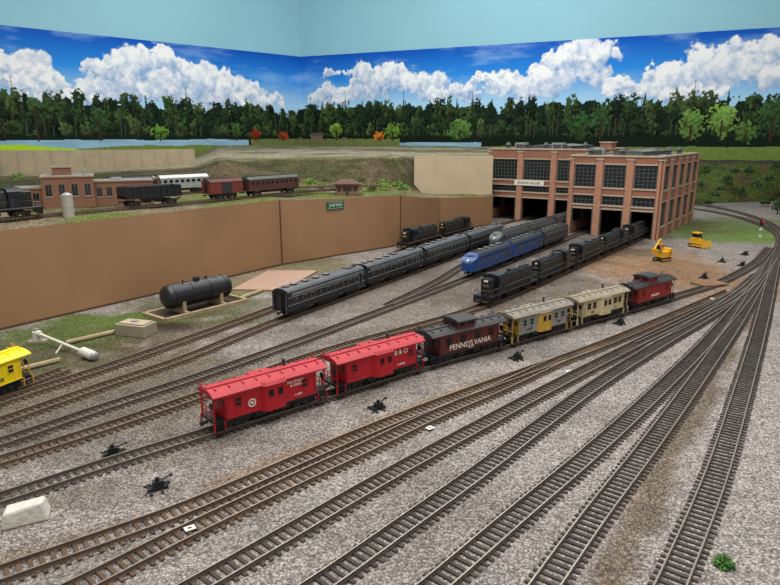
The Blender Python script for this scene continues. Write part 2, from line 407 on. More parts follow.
rowa=[G(*p) for p in ra]; rowb=[G(*p) for p in rb]; rowc=[]
for p in rb:
    w,_=wallpt(p[0]); k=.995; rowc.append((w[0]*k,w[1]*k,1.85))
def hillcol(R,V,n):
    x,y=R[...,0],R[...,1]; n2=fbm(x,y+R[...,2]*2,2.5,25)[...,None]; n1=fbm(x,y+R[...,2]*2,0.9,8)[...,None]
    C=lin((70,84,44))*(0.55+0.95*n2); g=sstep(0.45,0.6,n1); C=C*(1-g)+lin((98,114,56))*(0.7+.6*n2)*g
    g=sstep(0.6,0.7,fbm(x,y+R[...,2],1.5,18))[...,None]; C=C*(1-g)+lin((104,90,66))*g
    p=sstep(0.93,1.0,V)[...,None]; C=C*(1-p)+lin((80,76,72))*p
    return C
loft('scenery_hillside',[rowa,rowb,rowc],hillcol,tm,amp=0.08,seed=4)

conc=mat('concrete_cast',(168,154,128),0.85,var=0.1,scale=2.5)
concd=mat('concrete_dark',(146,136,116),0.85,var=0.15,scale=4)
mb=MB()
pts=[G(-160,150.5,2.48),G(0,150.5,2.48),G(100,150,2.48),G(194,149,2.5)]
for i in range(len(pts)-1):
    a,b=pts[i],pts[i+1]; d=(b-a).normalized(); n=Vector((-d.y,d.x,0))*0.12
    mb.rings([[(a.x,a.y,1.2),(a.x+n.x,a.y+n.y,1.2),(a.x+n.x,a.y+n.y,a.z),(a.x,a.y,a.z)],[(b.x,b.y,1.2),(b.x+n.x,b.y+n.y,1.2),(b.x+n.x,b.y+n.y,b.z),(b.x,b.y,b.z)]],conc)
    L=(b-a).length; k=int(L/0.45)
    for j in range(k+1):
        c=a+(b-a)*(j/k); m_=-n*0.25
        e=d*0.015
        mb.rings([[tuple(Vector((c.x,c.y,1.2))-e),tuple(Vector((c.x,c.y,1.2))+e),tuple(Vector((c.x,c.y,1.2))+e+m_),tuple(Vector((c.x,c.y,1.2))-e+m_)],
                  [tuple(Vector((c.x,c.y,2.46))-e),tuple(Vector((c.x,c.y,2.46))+e),tuple(Vector((c.x,c.y,2.46))+e+m_),tuple(Vector((c.x,c.y,2.46))-e+m_)]],conc)
mb.obj('concrete_retaining_wall')
mb=MB(); a=G(414,193,1.0); b=G(492,193,1.0); a=a*0.985; b=b*0.985
mb.rings([[(a.x,a.y,.7),(b.x,b.y,.7),(b.x,b.y+.08,.7),(a.x,a.y+.08,.7)],[(a.x,a.y,2.3),(b.x,b.y,2.3),(b.x,b.y+.08,2.3),(a.x,a.y+.08,2.3)]],mat('plaster_panel',(188,170,140),0.85,var=0.06,scale=1.5))
mb.obj('plaster_backing_panel')

# ---------------------------------------------------------------- tracks
def smooth(pts, step=0.05):
    P_=[Vector((p[0],p[1],p[2] if len(p)>2 else 0)) for p in pts]
    Q=[P_[0]*2-P_[1]]+P_+[P_[-1]*2-P_[-2]]; out=[]
    for i in range(1,len(Q)-2):
        a,b,c,d=Q[i-1:i+3]; n=max(2,int((c-b).length/step))
        for k in range(n):
            t=k/n
            out.append(0.5*((2*b)+(c-a)*t+(2*a-5*b+4*c-d)*t*t+(3*b-a-3*c+d)*t**3))
    out.append(Q[-2]); return out
class Path:
    def __init__(s,pts):
        s.p=smooth(pts); s.l=[0]
        for a,b in zip(s.p,s.p[1:]): s.l.append(s.l[-1]+(b-a).length)
        s.l=np.array(s.l); s.arr=np.array([tuple(p) for p in s.p])
    def at(s,l):
        return Vector([float(np.interp(l,s.l,s.arr[:,k])) for k in range(3)])
    def near(s,q):
        d=np.linalg.norm(s.arr[:,:2]-np.array([q[0],q[1]]),axis=1); return float(s.l[int(np.argmin(d))])
tie_m=[mat('tie_brown',(74,62,53),0.9,var=.4,scale=4),mat('tie_dark',(64,56,51),0.9,var=.4,scale=4),mat('tie_rust',(86,67,51),0.9,var=.4,scale=4)]
rail_side=mat('rail_rust',(98,76,60),0.7,var=.2); rail_sideg=mat('rail_grey',(88,77,69),0.6,var=.15); rail_top=mat('rail_top_steel',(148,138,128),0.4,metal=0.5,var=.1)
RZ=0.045; TC=[0]
def track(name, pts, style=0, z=0.0):
    pa=Path(pts); mb=MB(); tm_=tie_m[style]; zo=z+0.0006*(TC[0]%9); TC[0]+=1
    L=pa.l[-1]; n=int(L/0.072)
    for k in range(n):
        l=(k+.5)*L/n; c=pa.at(l); d=(pa.at(l+.02)-pa.at(l-.02)).normalized(); nn=Vector((-d.y,d.x,0))
        w=0.138+random.uniform(-.005,.005); h=0.0145
        def tr(a,b,c_,c=c,d=d,nn=nn): return (c.x+d.x*a+nn.x*b, c.y+d.y*a+nn.y*b, c.z+c_+zo)
        mb.box(-h,h,-w,w,-0.005,0.012,tm_,tr)
    side=rail_side if style==2 else rail_sideg
    N=max(2,int(L/0.15))
    for sgn in (-1,1):
        for (w0,w1,z0,z1,m_) in ((-.009,.009,.012,.020,side),(-.0035,.0035,.020,.040,side),(-.0055,.0055,.040,.045,rail_top)):
            R=[]
            for k in range(N+1):
                l=k*L/N; c=pa.at(l); d=(pa.at(min(L,l+.03))-pa.at(max(0,l-.03))).normalized(); nn=Vector((-d.y,d.x,0))
                o=sgn*0.0865
                R.append([(c.x+nn.x*(o+w),c.y+nn.y*(o+w),c.z+zz+zo) for w,zz in ((w0,z0),(w1,z0),(w1,z1),(w0,z1))])
            mb.rings(R,m_)
    mb.obj(name); return pa
def pg(l,z=0): return [G(x,y,z) for x,y in l]
T={}
T['t1']=track('railway_track',pg([(640,650),(672,585),(715,480),(740,400),(757,340),(767,300),(774,268),(779,250)]),1)
T['t2']=track('railway_track',pg([(505,650),(548,585),(600,512),(655,440),(705,370),(740,318),(762,280),(774,258)]),1)
T['t3']=track('railway_track',pg([(360,650),(440,585),(515,520),(590,456),(655,396),(705,346),(745,300),(768,268)]),1)
T['t4']=track('railway_track',pg([(225,650),(325,585),(405,528),(480,474),(545,424),(600,384),(660,346),(715,313),(752,284)]),1)
T['t5']=track('railway_track',pg([(80,655),(205,585),(300,530),(400,472),(480,428),(550,390),(620,354),(680,324),(730,298),(758,275)]),0)
T['t6']=track('railway_track',pg([(-120,622),(0,578),(100,543),(185,512),(265,478),(350,441),(430,409),(520,376),(600,347),(670,318),(730,292)]),2)
T['t7']=track('railway_track',pg([(-40,650),(90,585),(190,534),(290,486),(370,449),(430,420),(500,390),(560,362),(600,347)]),2)
CAB=track('railway_track',pg([(-100,532),(0,502),(100,469),(205,436),(320,400),(417,370),(497,348),(572,327),(630,311),(677,297),(720,283),(755,264),(770,248)]),0)
T['w3']=track('railway_track',pg([(-100,494),(0,464),(100,432),(200,398),(330,352)])+[fr(.75,-9.6),fr(.55,-4),fr(.45,0),fr(.45,3.5)],2)
T['w2']=track('railway_track',pg([(-100,475),(0,445),(100,411),(200,378),(320,335)])+[fr(2.05,-7.7),fr(2.2,0),fr(2.2,3.5)],0)
T['w2b']=track('railway_track',[fr(2.15,-10.5),fr(2.4,-8.5),fr(2.85,-6),fr(2.95,-3),fr(2.95,5)],0)
T['w1']=track('railway_track',pg([(-100,458),(0,424),(100,389),(190,358)])+[fr(3.05,-12.3),fr(3.4,-7),fr(3.65,-2),fr(3.65,5)],2)
T['w0']=track('railway_track',pg([(-100,438),(0,404),(130,361),(270,311),(340,283)])+[fr(5.0,-6),fr(5.15,-3),fr(5.15,5)],2)
T['lead']=track('railway_track',pg([(640,347),(700,318),(745,291),(768,266),(780,247),(777,234),(752,222),(722,214),(690,209),(640,205)]),0)
T['lead2']=track('railway_track',pg([(800,300),(790,262),(786,240),(770,224),(735,212),(700,205.5),(650,202)]),0)
T['spur']=track('railway_track',pg([(-110,440),(-20,404),(22,388),(66,371)]),2)
T['upA']=track('railway_track',pg([(-60,228),(0,222),(60,216),(120,210.5),(180,205),(240,199.5),(310,192.5),(360,189.5)],1.5),2,z=0.015)
T['upB']=track('railway_track',pg([(90,200),(150,197),(220,192.5),(310,188.5),(380,187)],1.5),2,z=0.015)

# ---------------------------------------------------------------- rolling stock parts
steel=mat('wheel_steel',(60,54,50),0.5,metal=.3); truck_m=mat('truck_black',(34,31,30),0.7,var=.3)
glass=mat('window_dark_glass',(28,34,40),0.15,var=.2); blk=mat('loco_black',(22,23,26),0.38,var=.2); roofdk=mat('roof_dark',(44,42,42),0.6,var=.2)
white=mat('lettering_white',(232,226,212),0.6,var=.05); yel=mat('safety_yellow',(222,178,42),0.5,var=.1)
alum=mat('aluminium_grille',(132,134,136),0.4,metal=.2,var=.2)
def bogie(mb,xc,axles,sp_,wr=.05,m=truck_m):
    for k in range(axles):
        x=xc+(k-(axles-1)/2)*sp_
        for sg in (-1,1):
            mb.cyl((x,sg*.075,wr),(x,sg*.095,wr),wr,steel,14)
            mb.box(x-.022,x+.022,sg*.105,sg*.135,wr-.02,wr+.02,m)
        mb.cyl((x,-.08,wr),(x,.08,wr),.014,steel,8)
    hw=(axles-1)/2*sp_+.05
    for sg in (-1,1):
        mb.prism([(xc-hw,wr+.012),(xc-hw,wr+.04),(xc-hw+.05,wr+.055),(xc+hw-.05,wr+.055),(xc+hw,wr+.04),(xc+hw,wr+.012),(xc+.05,wr-.005),(xc-.05,wr-.005)],sg*.11,sg*.125,m,axis='y')
        mb.box(xc-.035,xc+.035,sg*.108,sg*.138,wr-.01,wr+.045,m)
    mb.box(xc-.04,xc+.04,-.11,.11,wr+.01,wr+.05,m)
def coupler(mb,x,sg,z=.095):
    mb.box(min(x,x+sg*.07),max(x,x+sg*.07),-.012,.012,z-.012,z+.012,truck_m); mb.box(x+sg*.06-.015,x+sg*.06+.015,-.022,.022,z-.018,z+.018,truck_m)
def place(mb,name,pa,l,half,z=RZ,flip=False):
    a=pa.at(l-half); b=pa.at(l+half); c=(a+b)/2; ang=math.atan2(b.y-a.y,b.x-a.x)+(math.pi if flip else 0)
    return mb.obj(name,(c.x,c.y,c.z+z+.004),ang)
def text(parent,s,x,y,z,size,m,name='lettering',side=-1):
    cu=bpy.data.curves.new(name,'FONT'); cu.body=s; cu.size=size; cu.extrude=.0015; cu.align_x='CENTER'; cu.align_y='CENTER'
    o=bpy.data.objects.new(name,cu); sc.collection.objects.link(o); cu.materials.append(m); o.parent=parent
    o.location=(x,y,z); o.rotation_euler=(math.pi/2,0,0 if side<0 else math.pi); return o
def arch(w,z0,z1,n=9):
    return [(-w,z0-.014)]+[(-w+2*w*i/(n-1), z0+(z1-z0)*math.sin(math.pi*i/(n-1))**.7 if 0<i<n-1 else z0) for i in range(n)]+[(w,z0-.014)]

def caboose(name,pa,l,body,roof,kind,end=None,wins=None,rail=None,letters=(),trim=None,dots=None,bay=None,frame=None):
    end=end or body; rail=rail or body; trim=trim or body; bay=bay or end; frame=frame or blk
    mb=MB(); W=.165; z0=.135; z1=.40; bx=.53; px=.66
    mb.box(-px,px,-.15,.15,.105,z0,frame)
    mb.box(-.5,.5,-.03,.03,.07,.105,truck_m)
    mb.box(-bx,bx,-W,W,z0,z1,body)
    for sg in (-1,1):
        mb.box(sg*bx-.003,sg*bx+.003,-W+.001,W-.001,z0,z1,end)
        mb.box(sg*(bx+.004)-.003,sg*(bx+.004)+.003,-.045,.045,z0,z0+.22,trim)
        mb.box(sg*(bx+.008)-.002,sg*(bx+.008)+.002,-.025,.025,z0+.12,z0+.2,glass)
        for yy in (-.1,.1): mb.box(sg*(bx+.005)-.002,sg*(bx+.005)+.002,yy-.025,yy+.025,z0+.12,z0+.19,glass)
        for yy in (-.145,-.05,.05,.145): mb.cyl((sg*(px-.012),yy,z0),(sg*(px-.012),yy,z0+.115 if abs(yy)<.1 else z1+.01),.0055,rail,6)
        for zz in (.06,.115): mb.cyl((sg*(px-.012),-.145,z0+zz),(sg*(px-.012),.145,z0+zz),.005,rail,6)
        for yy in (.075,.12): mb.cyl((sg*(px+.004),yy,z0),(sg*(px+.004),yy,z1+.09),.005,rail,6)
        for k in range(8): mb.cyl((sg*(px+.004),.075,z0+.03+k*.04),(sg*(px+.004),.12,z0+.03+k*.04),.004,rail,5)
        mb.cyl((sg*(px-.01),-.09,z0+.15),(sg*(px+.0),-.09,z0+.15),.035,blk,12)
        for yy in (-1,1):
            for k in range(3):
                mb.box(min(sg*(bx+.02),sg*(px)),max(sg*(bx+.02),sg*px),yy*.15-.012+yy*.004*k,yy*.15+.012+yy*.004*k,.105-.035*k,.112-.035*k,blk)
            for xx in (bx+.02,px): mb.box(sg*xx-.004,sg*xx+.004,yy*.155-.016,yy*.155+.016,.03,.13,rail)
            mb.cyl((sg*(bx-.02),yy*(W+.012),z0+.03),(sg*(bx-.02),yy*(W+.012),z0+.17),.004,trim,5)
        coupler(mb,sg*px,sg)
    mb.prism(arch(W+.02,z1,z1+.05),-px-.01,px+.01,roof)
    mb.box(-px,px,-.03,.03,z1+.052,z1+.06,roof)
    for k in range(9): mb.box(-.6+k*.15-.004,-.6+k*.15+.004,-.11,.11,z1+.032,z1+.052,roof)
    mb.cyl((.28,.09,z1+.02),(.28,.09,z1+.10),.014,roofdk,8); mb.cyl((.28,.09,z1+.10),(.28,.09,z1+.115),.022,roofdk,8)
    wx = wins or [-.36,.36]
    for sg in (-1,1):
        for x in wx:
            mb.box(x-.042,x+.042,sg*(W+.004)-.004,sg*(W+.004)+.004,.245,.345,trim)
            mb.box(x-.032,x+.032,sg*(W+.009)-.002,sg*(W+.009)+.002,.255,.335,glass)
            mb.box(x-.032,x+.032,sg*(W+.012)-.002,sg*(W+.012)+.002,.292,.298,trim)
        mb.box(-bx,bx,sg*(W+.002)-.003,sg*(W+.002)+.003,z0,z0+.012,trim)
        for k in range(17):
            x=-bx+.03+k*(2*bx-.06)/16; mb.box(x-.0015,x+.0015,sg*(W)-.003,sg*W+.003,z0+.012,z1-.015,body)
    if kind=='bay':
        for sg in (-1,1):
            vs=[(-.15,W-.01),(-.11,W+.055),(.11,W+.055),(.15,W-.01)]
            mb.rings([[(x,sg*y,z0-.02) for x,y in vs],[(x,sg*y,z1-.005) for x,y in vs]],bay)
            mb.rings([[(x*1.08,sg*(y+.01),z1-.005) for x,y in vs],[(x*.95,sg*(y-.02),z1+.025) for x,y in vs]],roof)
            for xx in (-.055,.055):
                mb.box(xx-.035,xx+.035,sg*(W+.057)-.003,sg*(W+.057)+.003,.265,.355,trim)
                mb.box(xx-.027,xx+.027,sg*(W+.061)-.002,sg*(W+.061)+.002,.273,.347,glass)
    else:
        cx=-.06; cw=.15
        mb.box(cx-cw,cx+cw,-.145,.145,z1,z1+.125,body)
        mb.prism(arch(.165,z1+.13,z1+.16),cx-cw-.02,cx+cw+.02,roof)
        for sg in (-1,1):
            for xx in (cx-.075,cx+.075): mb.box(xx-.045,xx+.045,sg*.146-.003,sg*.146+.003,z1+.06,z1+.11,glass)
            for yy in (-.075,.075): mb.box(cx+sg*cw-.003,cx+sg*cw+.003,yy-.045,yy+.045,z1+.06,z1+.11,glass)
            for x in (cx-cw-.09,cx+cw+.09): mb.cyl((x,sg*.06,z1+.04),(x,sg*.06,z1+.11),.004,rail,5)
            mb.cyl((cx-cw-.09,sg*.06,z1+.11),(cx-cw,sg*.06,z1+.11),.004,rail,5); mb.cyl((cx+cw+.09,sg*.06,z1+.11),(cx+cw,sg*.06,z1+.11),.004,rail,5)
    mb.cyl((-.12,.07,.085),(.05,.07,.085),.03,truck_m,10); mb.box(.1,.22,-.13,-.03,.05,.105,truck_m); mb.box(-.2,-.08,-.14,-.06,.06,.105,truck_m)
    bogie(mb,-.4,2,.17); bogie(mb,.4,2,.17)
    o=place(mb,name,pa,l,.4)
    for (s_,x,z,size,m_) in letters: text(o,s_,x,-(W+.0065),z,size,m_)
    if dots:
        d=MB()
        for x,z,r,m_ in dots:
            R=[]
            for rr in (r,r*.7):
                R.append([(x+rr*math.cos(t*math.pi/8),-W-.0065,z+rr*math.sin(t*math.pi/8)) for t in range(16)])
            d.rings(R,m_,cap=False); d.box(x-r*.35,x+r*.35,-W-.0065,-W-.005,z-r*.3,z+r*.3,m_)
        d.obj('herald',parent=o)
    return o

red=mat('caboose_red',(182,22,36),0.42,var=.08); redroof=mat('caboose_red_roof',(168,38,46),0.6,var=.12)
brown=mat('caboose_maroon',(92,34,30),0.5,var=.12); grey=mat('caboose_grey',(142,140,132),0.55,var=.15); gy=mat('caboose_yellow_end',(196,152,52),0.5,var=.1)
cream=mat('caboose_cream',(200,184,140),0.55,var=.12); croof=mat('caboose_tan_roof',(134,124,104),0.7,var=.15); groof=mat('caboose_grey_roof',(120,114,102),0.7,var=.2); yy_=mat('caboose_bright_yellow',(240,210,20),0.45,var=.05)
l0=CAB.near(G(203,437)); PI=1.475; c0=l0+.70
caboose('bay_window_caboose',CAB,c0,red,redroof,'bay',wins=[-.4,.38],letters=[('BALTIMORE\n& OHIO',.27,.32,.04,white),('C-3001',.30,.185,.034,white)],dots=[(-.25,.24,.045,white)])
caboose('bay_window_caboose',CAB,c0+PI,red,redroof,'bay',wins=[-.42,.44],letters=[('B & O',.28,.335,.085,white),('C-3005',.28,.18,.04,white)])
caboose('cupola_caboose',CAB,c0+2*PI,brown,roofdk,'cup',wins=[-.38,-.13,.13,.38],letters=[('PENNSYLVANIA',0,.205,.105,white),('477672',0,.155,.03,white)],trim=mat('caboose_maroon_trim',(60,24,22),.5),rail=blk)
caboose('bay_window_caboose',CAB,c0+3*PI,grey,groof,'bay',end=gy,bay=gy,wins=[-.42,-.27,.27,.42],letters=[('C & EI',-.32,.19,.05,blk),('1978',.33,.19,.045,blk)],trim=grey,rail=gy)
caboose('bay_window_caboose',CAB,c0+4*PI,cream,croof,'bay',wins=[-.4,-.26,.28,.4],letters=[('2821',-.3,.19,.045,brown),('E L',.3,.19,.05,brown)],trim=mat('caboose_olive_trim',(120,104,66),.6),rail=cream)
caboose('cupola_caboose',CAB,c0+5*PI,mat('caboose_brick_red',(150,40,34),.5,var=.1),roofdk,'cup',wins=[-.38,.38],letters=[('READING',0,.2,.06,white)],rail=blk)
caboose('bay_window_caboose',T['spur'],T['spur'].near(G(22,388))-.62,yy_,yy_,'bay',wins=[-.4,.4],rail=yel,letters=[('CHESSIE',.2,.2,.06,blk)])

def carbody(name,pa,l,body,roof,stripe,L=2.25,nose=False,flip=False,gril=alum,axles=3):
    mb=MB(); h=L/2-.03; W=.168; z0=.12
    prof=[(-W,z0),(-W,.40),(-W+.012,.435),(-W+.045,.465),(-.08,.483),(0,.488),(.08,.483),(W-.045,.465),(W-.012,.435),(W,.40),(W,z0)]
    x0=-h+(.26 if nose else 0)
    mb.rings([[(x0,y,z) for y,z in prof],[(h,y,z) for y,z in prof]],body)
    rp=[(-W-.001+.012,.437),(-W+.044,.468),(-.08,.487),(0,.492),(.08,.487),(W-.044,.468),(W-.011,.437)]
    mb.rings([[(x0+.01,y,z) for y,z in rp],[(h-.01,y,z) for y,z in rp]],roof)
    if nose:
        R=[]
        for t,wz,top in ((0,1,.487),(.06,.99,.45),(.1,.98,.40),(.18,.93,.37),(.235,.8,.34),(.265,.55,.29)):
            R.append([(x0-t, y*wz, z0+(min(z,top)-z0)*1.0) for y,z in prof])
        mb.rings(R,body)
        for sg in (-1,1):
            mb.add([(x0-.062,sg*.015,.445),(x0-.062,sg*.12,.435),(x0-.102,sg*.125,.395),(x0-.102,sg*.015,.402)],[(0,1,2,3)],glass)
            mb.box(x0+.02,x0+.09,sg*(W+.002)-.002,sg*(W+.002)+.002,.33,.41,glass)
        mb.cyl((x0-.2,0,.34),(x0-.255,0,.335),.03,white,12)
    for e in ((h,1),)+(() if nose else ((-h,-1),)):
        x,sg=e
        mb.box(min(x,x+sg*.025),max(x,x+sg*.025),-.06,.06,.13,.42,blk)
        mb.box(min(x,x+sg*.028),max(x,x+sg*.028),-.035,.035,.15,.38,roofdk)
        mb.box(x+sg*.002-.003,x+sg*.002+.003,-.13,-.085,.28,.36,glass); mb.box(x+sg*.002-.003,x+sg*.002+.003,.085,.13,.28,.36,glass)
        for yy in (-.14,.14): mb.cyl((x+sg*.012,yy,.14),(x+sg*.012,yy,.4),.004,alum,5)
        coupler(mb,x,sg)
    if nose: coupler(mb,-h,-1)
    for sg in (-1,1):
        y=sg*(W+.001)
        mb.box(x0+.1,h-.06,y-.002,y+.002,.372,.412,gril)
        for k in range(int((h-x0)/.04)-4): mb.box(x0+.11+k*.04-.002,x0+.11+k*.04+.002,y-.004,y+.004,.374,.410,body)
        for z in (.215,.345): mb.box(x0,h,y-.002,y+.002,z,z+.008,stripe)
        nw=max(3,int((h-x0-.5)/.2))
        for k in range(nw+1):
            x=x0+.22+k*(h-x0-.5)/nw
            if k%3==0: mb.cyl((x,sg*(W-.002),.285),(x,sg*(W+.004),.285),.026,glass,14); mb.cyl((x,sg*(W-.002),.285),(x,sg*(W+.002),.285),.033,alum,14)
            else:
                mb.box(x-.06,x+.06,y-.002,y+.002,.245,.325,alum); mb.box(x-.053,x+.053,y-.004,y+.004,.252,.318,glass)
        mb.box(h-.2,h-.12,y-.003,y+.003,.14,.38,blk); mb.box(h-.185,h-.135,y-.005,y+.005,.29,.35,glass)
        for xx in (h-.215,h-.105): mb.cyl((xx,y+sg*.008,.15),(xx,y+sg*.008,.36),.004,alum,5)
    for k in range(4):
        x=x0+.35+k*.3
        if x<h-.25: mb.cyl((x,0,.485),(x,0,.512),.062,roofdk,18); mb.cyl((x,0,.512),(x,0,.516),.05,alum,18)
    mb.box(h-.42,h-.2,-.07,.07,.485,.51,roof); mb.box(h-.16,h-.1,-.03,.03,.485,.525,blk); mb.box(x0+.1,x0+.18,-.05,.05,.485,.51,roof)
    mb.box(-.3,.3,-.13,.13,.045,.125,truck_m)
    for sg in (-1,1): mb.cyl((-.25,sg*.12,.085),(.25,sg*.12,.085),.03,truck_m,10)
    tx=h-.34; bogie(mb,-tx,axles,.15); bogie(mb,tx,axles,.15)
    mb.box(-h+.1,h-.1,-.14,.14,.1,.125,truck_m)
    return place(mb,name,pa,l,tx,flip=flip)

def hood(name,pa,l,body,stripe,L=1.98,flip=False,band=None):
    mb=MB(); h=L/2-.05; zf=.165; band=band or stripe
    mb.box(-h,h,-.165,.165,zf-.03,zf,body); mb.box(-h,h,-.166,.166,zf-.012,zf-.004,band)
    def hd(x0,x1,zt,w=.1):
        pr=[(-w,zf),(-w,zt-.02),(-w+.02,zt),(w-.02,zt),(w,zt-.02),(w,zf)]
        mb.rings([[(x0,y,z) for y,z in pr],[(x1,y,z) for y,z in pr]],body)
    hd(-h+.14,.42,.455); hd(.60,h-.13,.44)
    cabp=[(-.165,zf),(-.165,.44),(-.14,.485),(0,.505),(.14,.485),(.165,.44),(.165,zf)]
    mb.rings([[(.40,y,z) for y,z in cabp],[(.62,y,z) for y,z in cabp]],body)
    rf=[(-.172,.44),(-.143,.491),(0,.512),(.143,.491),(.172,.44)]
    mb.rings([[(.385,y,z) for y,z in rf],[(.635,y,z) for y,z in rf]],blk)
    for sg in (-1,1):
        for xx in (.45,.51,.57): mb.box(xx-.024,xx+.024,sg*.166-.003,sg*.166+.003,.34,.43,glass)
        mb.box(.44,.47,sg*.168-.003,sg*.168+.003,.18,.33,roofdk)
        for xx in (.398,.622): mb.box(xx-.003,xx+.003,sg*.132-.02,sg*.132+.02,.35,.43,glass)
        for k in range(10):
            x=-h+.2+k*.115; mb.box(x,x+.1,sg*.101-.003,sg*.101+.003,.19,.36 if k%3 else .42,roofdk)
        mb.box(-h+.2,.3,sg*.102-.002,sg*.102+.002,.374,.380,band)
        for k in range(11):
            x=-h+.1+k*(2*h-.2)/10
            if .38<x<.64: continue
            mb.cyl((x,sg*.158,zf),(x,sg*.158,zf+.105),.0045,stripe,5)
        mb.cyl((-h+.1,sg*.158,zf+.105),(.4,sg*.158,zf+.105),.0045,stripe,5); mb.cyl((.62,sg*.158,zf+.105),(h-.1,sg*.158,zf+.105),.0045,stripe,5)
        for e in (-1,1):
            for k in range(4): mb.box(min(e*(h-.1),e*h),max(e*(h-.1),e*h),sg*.15-.02,sg*.15+.02,.03+.035*k,.037+.035*k,blk)
            mb.cyl((e*h,sg*.16,.04),(e*h,sg*.16,zf+.1),.004,stripe,5)
    for e in (-1,1):
        mb.box(e*h-.012,e*h+.012,-.165,.165,.03,zf,body); mb.box(e*(h+.013)-.002,e*(h+.013)+.002,-.12,.12,.06,.085,band)
        mb.cyl((e*h,-.16,zf+.1),(e*h,.16,zf+.1),.0045,stripe,5); coupler(mb,e*h,e)
        for yy in (-.07,.07): mb.cyl((e*h,yy,zf),(e*h,yy,zf+.1),.004,stripe,5)
    mb.cyl((h-.135,-.022,.405),(h-.115,-.022,.405),.018,white,10); mb.cyl((h-.135,.022,.405),(h-.115,.022,.405),.018,white,10)
    mb.box(h-.132,h-.124,-.06,.06,.3,.34,band)
    mb.cyl((-h+.139,0,.405),(-h+.12,0,.405),.02,white,10); mb.box(-h+.125,-h+.139,-.06,.06,.3,.33,band)
    for x in (-.72,-.55,-.1,.12): mb.cyl((x,0,.452),(x,0,.48),.055,roofdk,16)
    mb.box(-.38,-.2,-.05,.05,.452,.475,roofdk); mb.box(-.02,.04,-.03,.03,.455,.5,blk); mb.box(.2,.34,-.085,.085,.455,.485,roofdk)
    pr=[(-.13,.1),(-.13,.06),(-.09,.035),(.09,.035),(.13,.06),(.13,.1)]; mb.rings([[(-.28,y,z) for y,z in pr],[(.26,y,z) for y,z in pr]],truck_m)
    mb.box(-.6,.6,-.08,.08,.1,.14,truck_m)
    bogie(mb,-.62,2,.2); bogie(mb,.62,2,.2)
    return place(mb,name,pa,l,.62,flip=flip)

navy=mat('loco_midnight',(26,29,38),0.35,var=.15); gold=mat('stripe_pale_gold',(150,148,134),0.5,var=.05); bluem=mat('loco_blue',(26,66,124),0.4,var=.12)
gryroof=mat('loco_roof_grey',(76,76,78),0.5,var=.2); greym=mat('loco_grey',(72,76,78),0.5,var=.12)
w1=T['w1']; l1=w1.near(fr(3.05,-12.3))+1.15
for i in range(4): carbody('streamlined_diesel_locomotive',w1,l1+i*2.36,navy,gryroof,gold,L=2.32)
w2=T['w2']; l2=w2.near(fr(2.05,-7.8))+1.0
carbody('streamlined_diesel_locomotive',w2,l2,bluem,roofdk,bluem,L=2.0,nose=True,axles=2,gril=roofdk)
carbody('streamlined_diesel_locomotive',w2,l2+2.05,bluem,roofdk,bluem,L=2.0,axles=2,gril=roofdk)
carbody('streamlined_diesel_locomotive',w2,l2+4.1,navy,roofdk,gold,L=2.0,axles=2)
w2b=T['w2b']; l2b=w2b.near(fr(2.95,-4.7))+1.0
for i in range(3): carbody('streamlined_diesel_locomotive',w2b,l2b+i*2.05,greym if i<2 else navy,roofdk,gold,L=2.0,axles=2,nose=(i==0))
w3=T['w3']; l3=w3.near(fr(.75,-9.7))+1.0
dim=mat('handrail_dim',(90,86,74),.5)
for i in range(5): hood('hood_diesel_locomotive',w3,l3+i*2.02,blk,dim,flip=(i%2==0))
w0=T['w0']; l4=w0.near(fr(5.0,-5.7))+.95
for i in range(2): hood('hood_diesel_locomotive',w0,l4+i*2.05,blk,blk,flip=(i==0),band=mat('stripe_ochre',(160,130,50),.5))

def coach(name,pa,l,body,roof,L=1.9,win=True,z=RZ+.015):
    mb=MB(); h=L/2-.03; W=.16
    mb.box(-h,h,-W,W,.12,.38,body); mb.prism(arch(W+.006,.38,.45),-h-.005,h+.005,roof)
    for sg in (-1,1):
        if win:
            n=int(L/.16)
            for k in range(n):
                x=-h+.12+k*(2*h-.24)/(n-1); mb.box(x-.045,x+.045,sg*(W+.001)-.002,sg*(W+.001)+.002,.26,.33,glass)
        else:
            mb.box(-.14,.14,sg*(W+.003)-.004,sg*(W+.003)+.004,.13,.36,roofdk)
            for k in range(10):
                x=-h+.05+k*(2*h-.1)/9; mb.box(x-.005,x+.005,sg*(W)-.006,sg*W+.006,.13,.37,body)
        mb.box(-h,h,sg*(W+.001)-.002,sg*(W+.001)+.002,.2,.206,roof)
    mb.box(-h+.02,h-.02,-.05,.05,.46,.468,roofdk); mb.box(-.3,.3,-.12,.12,.06,.12,truck_m)
    for e in (-1,1):
        coupler(mb,e*h,e); mb.box(e*h-.01,e*h+.01,-.05,.05,.14,.38,blk)
    bogie(mb,-h+.28,2,.18); bogie(mb,h-.28,2,.18)
    return place(mb,name,pa,l,h-.28,z=z)
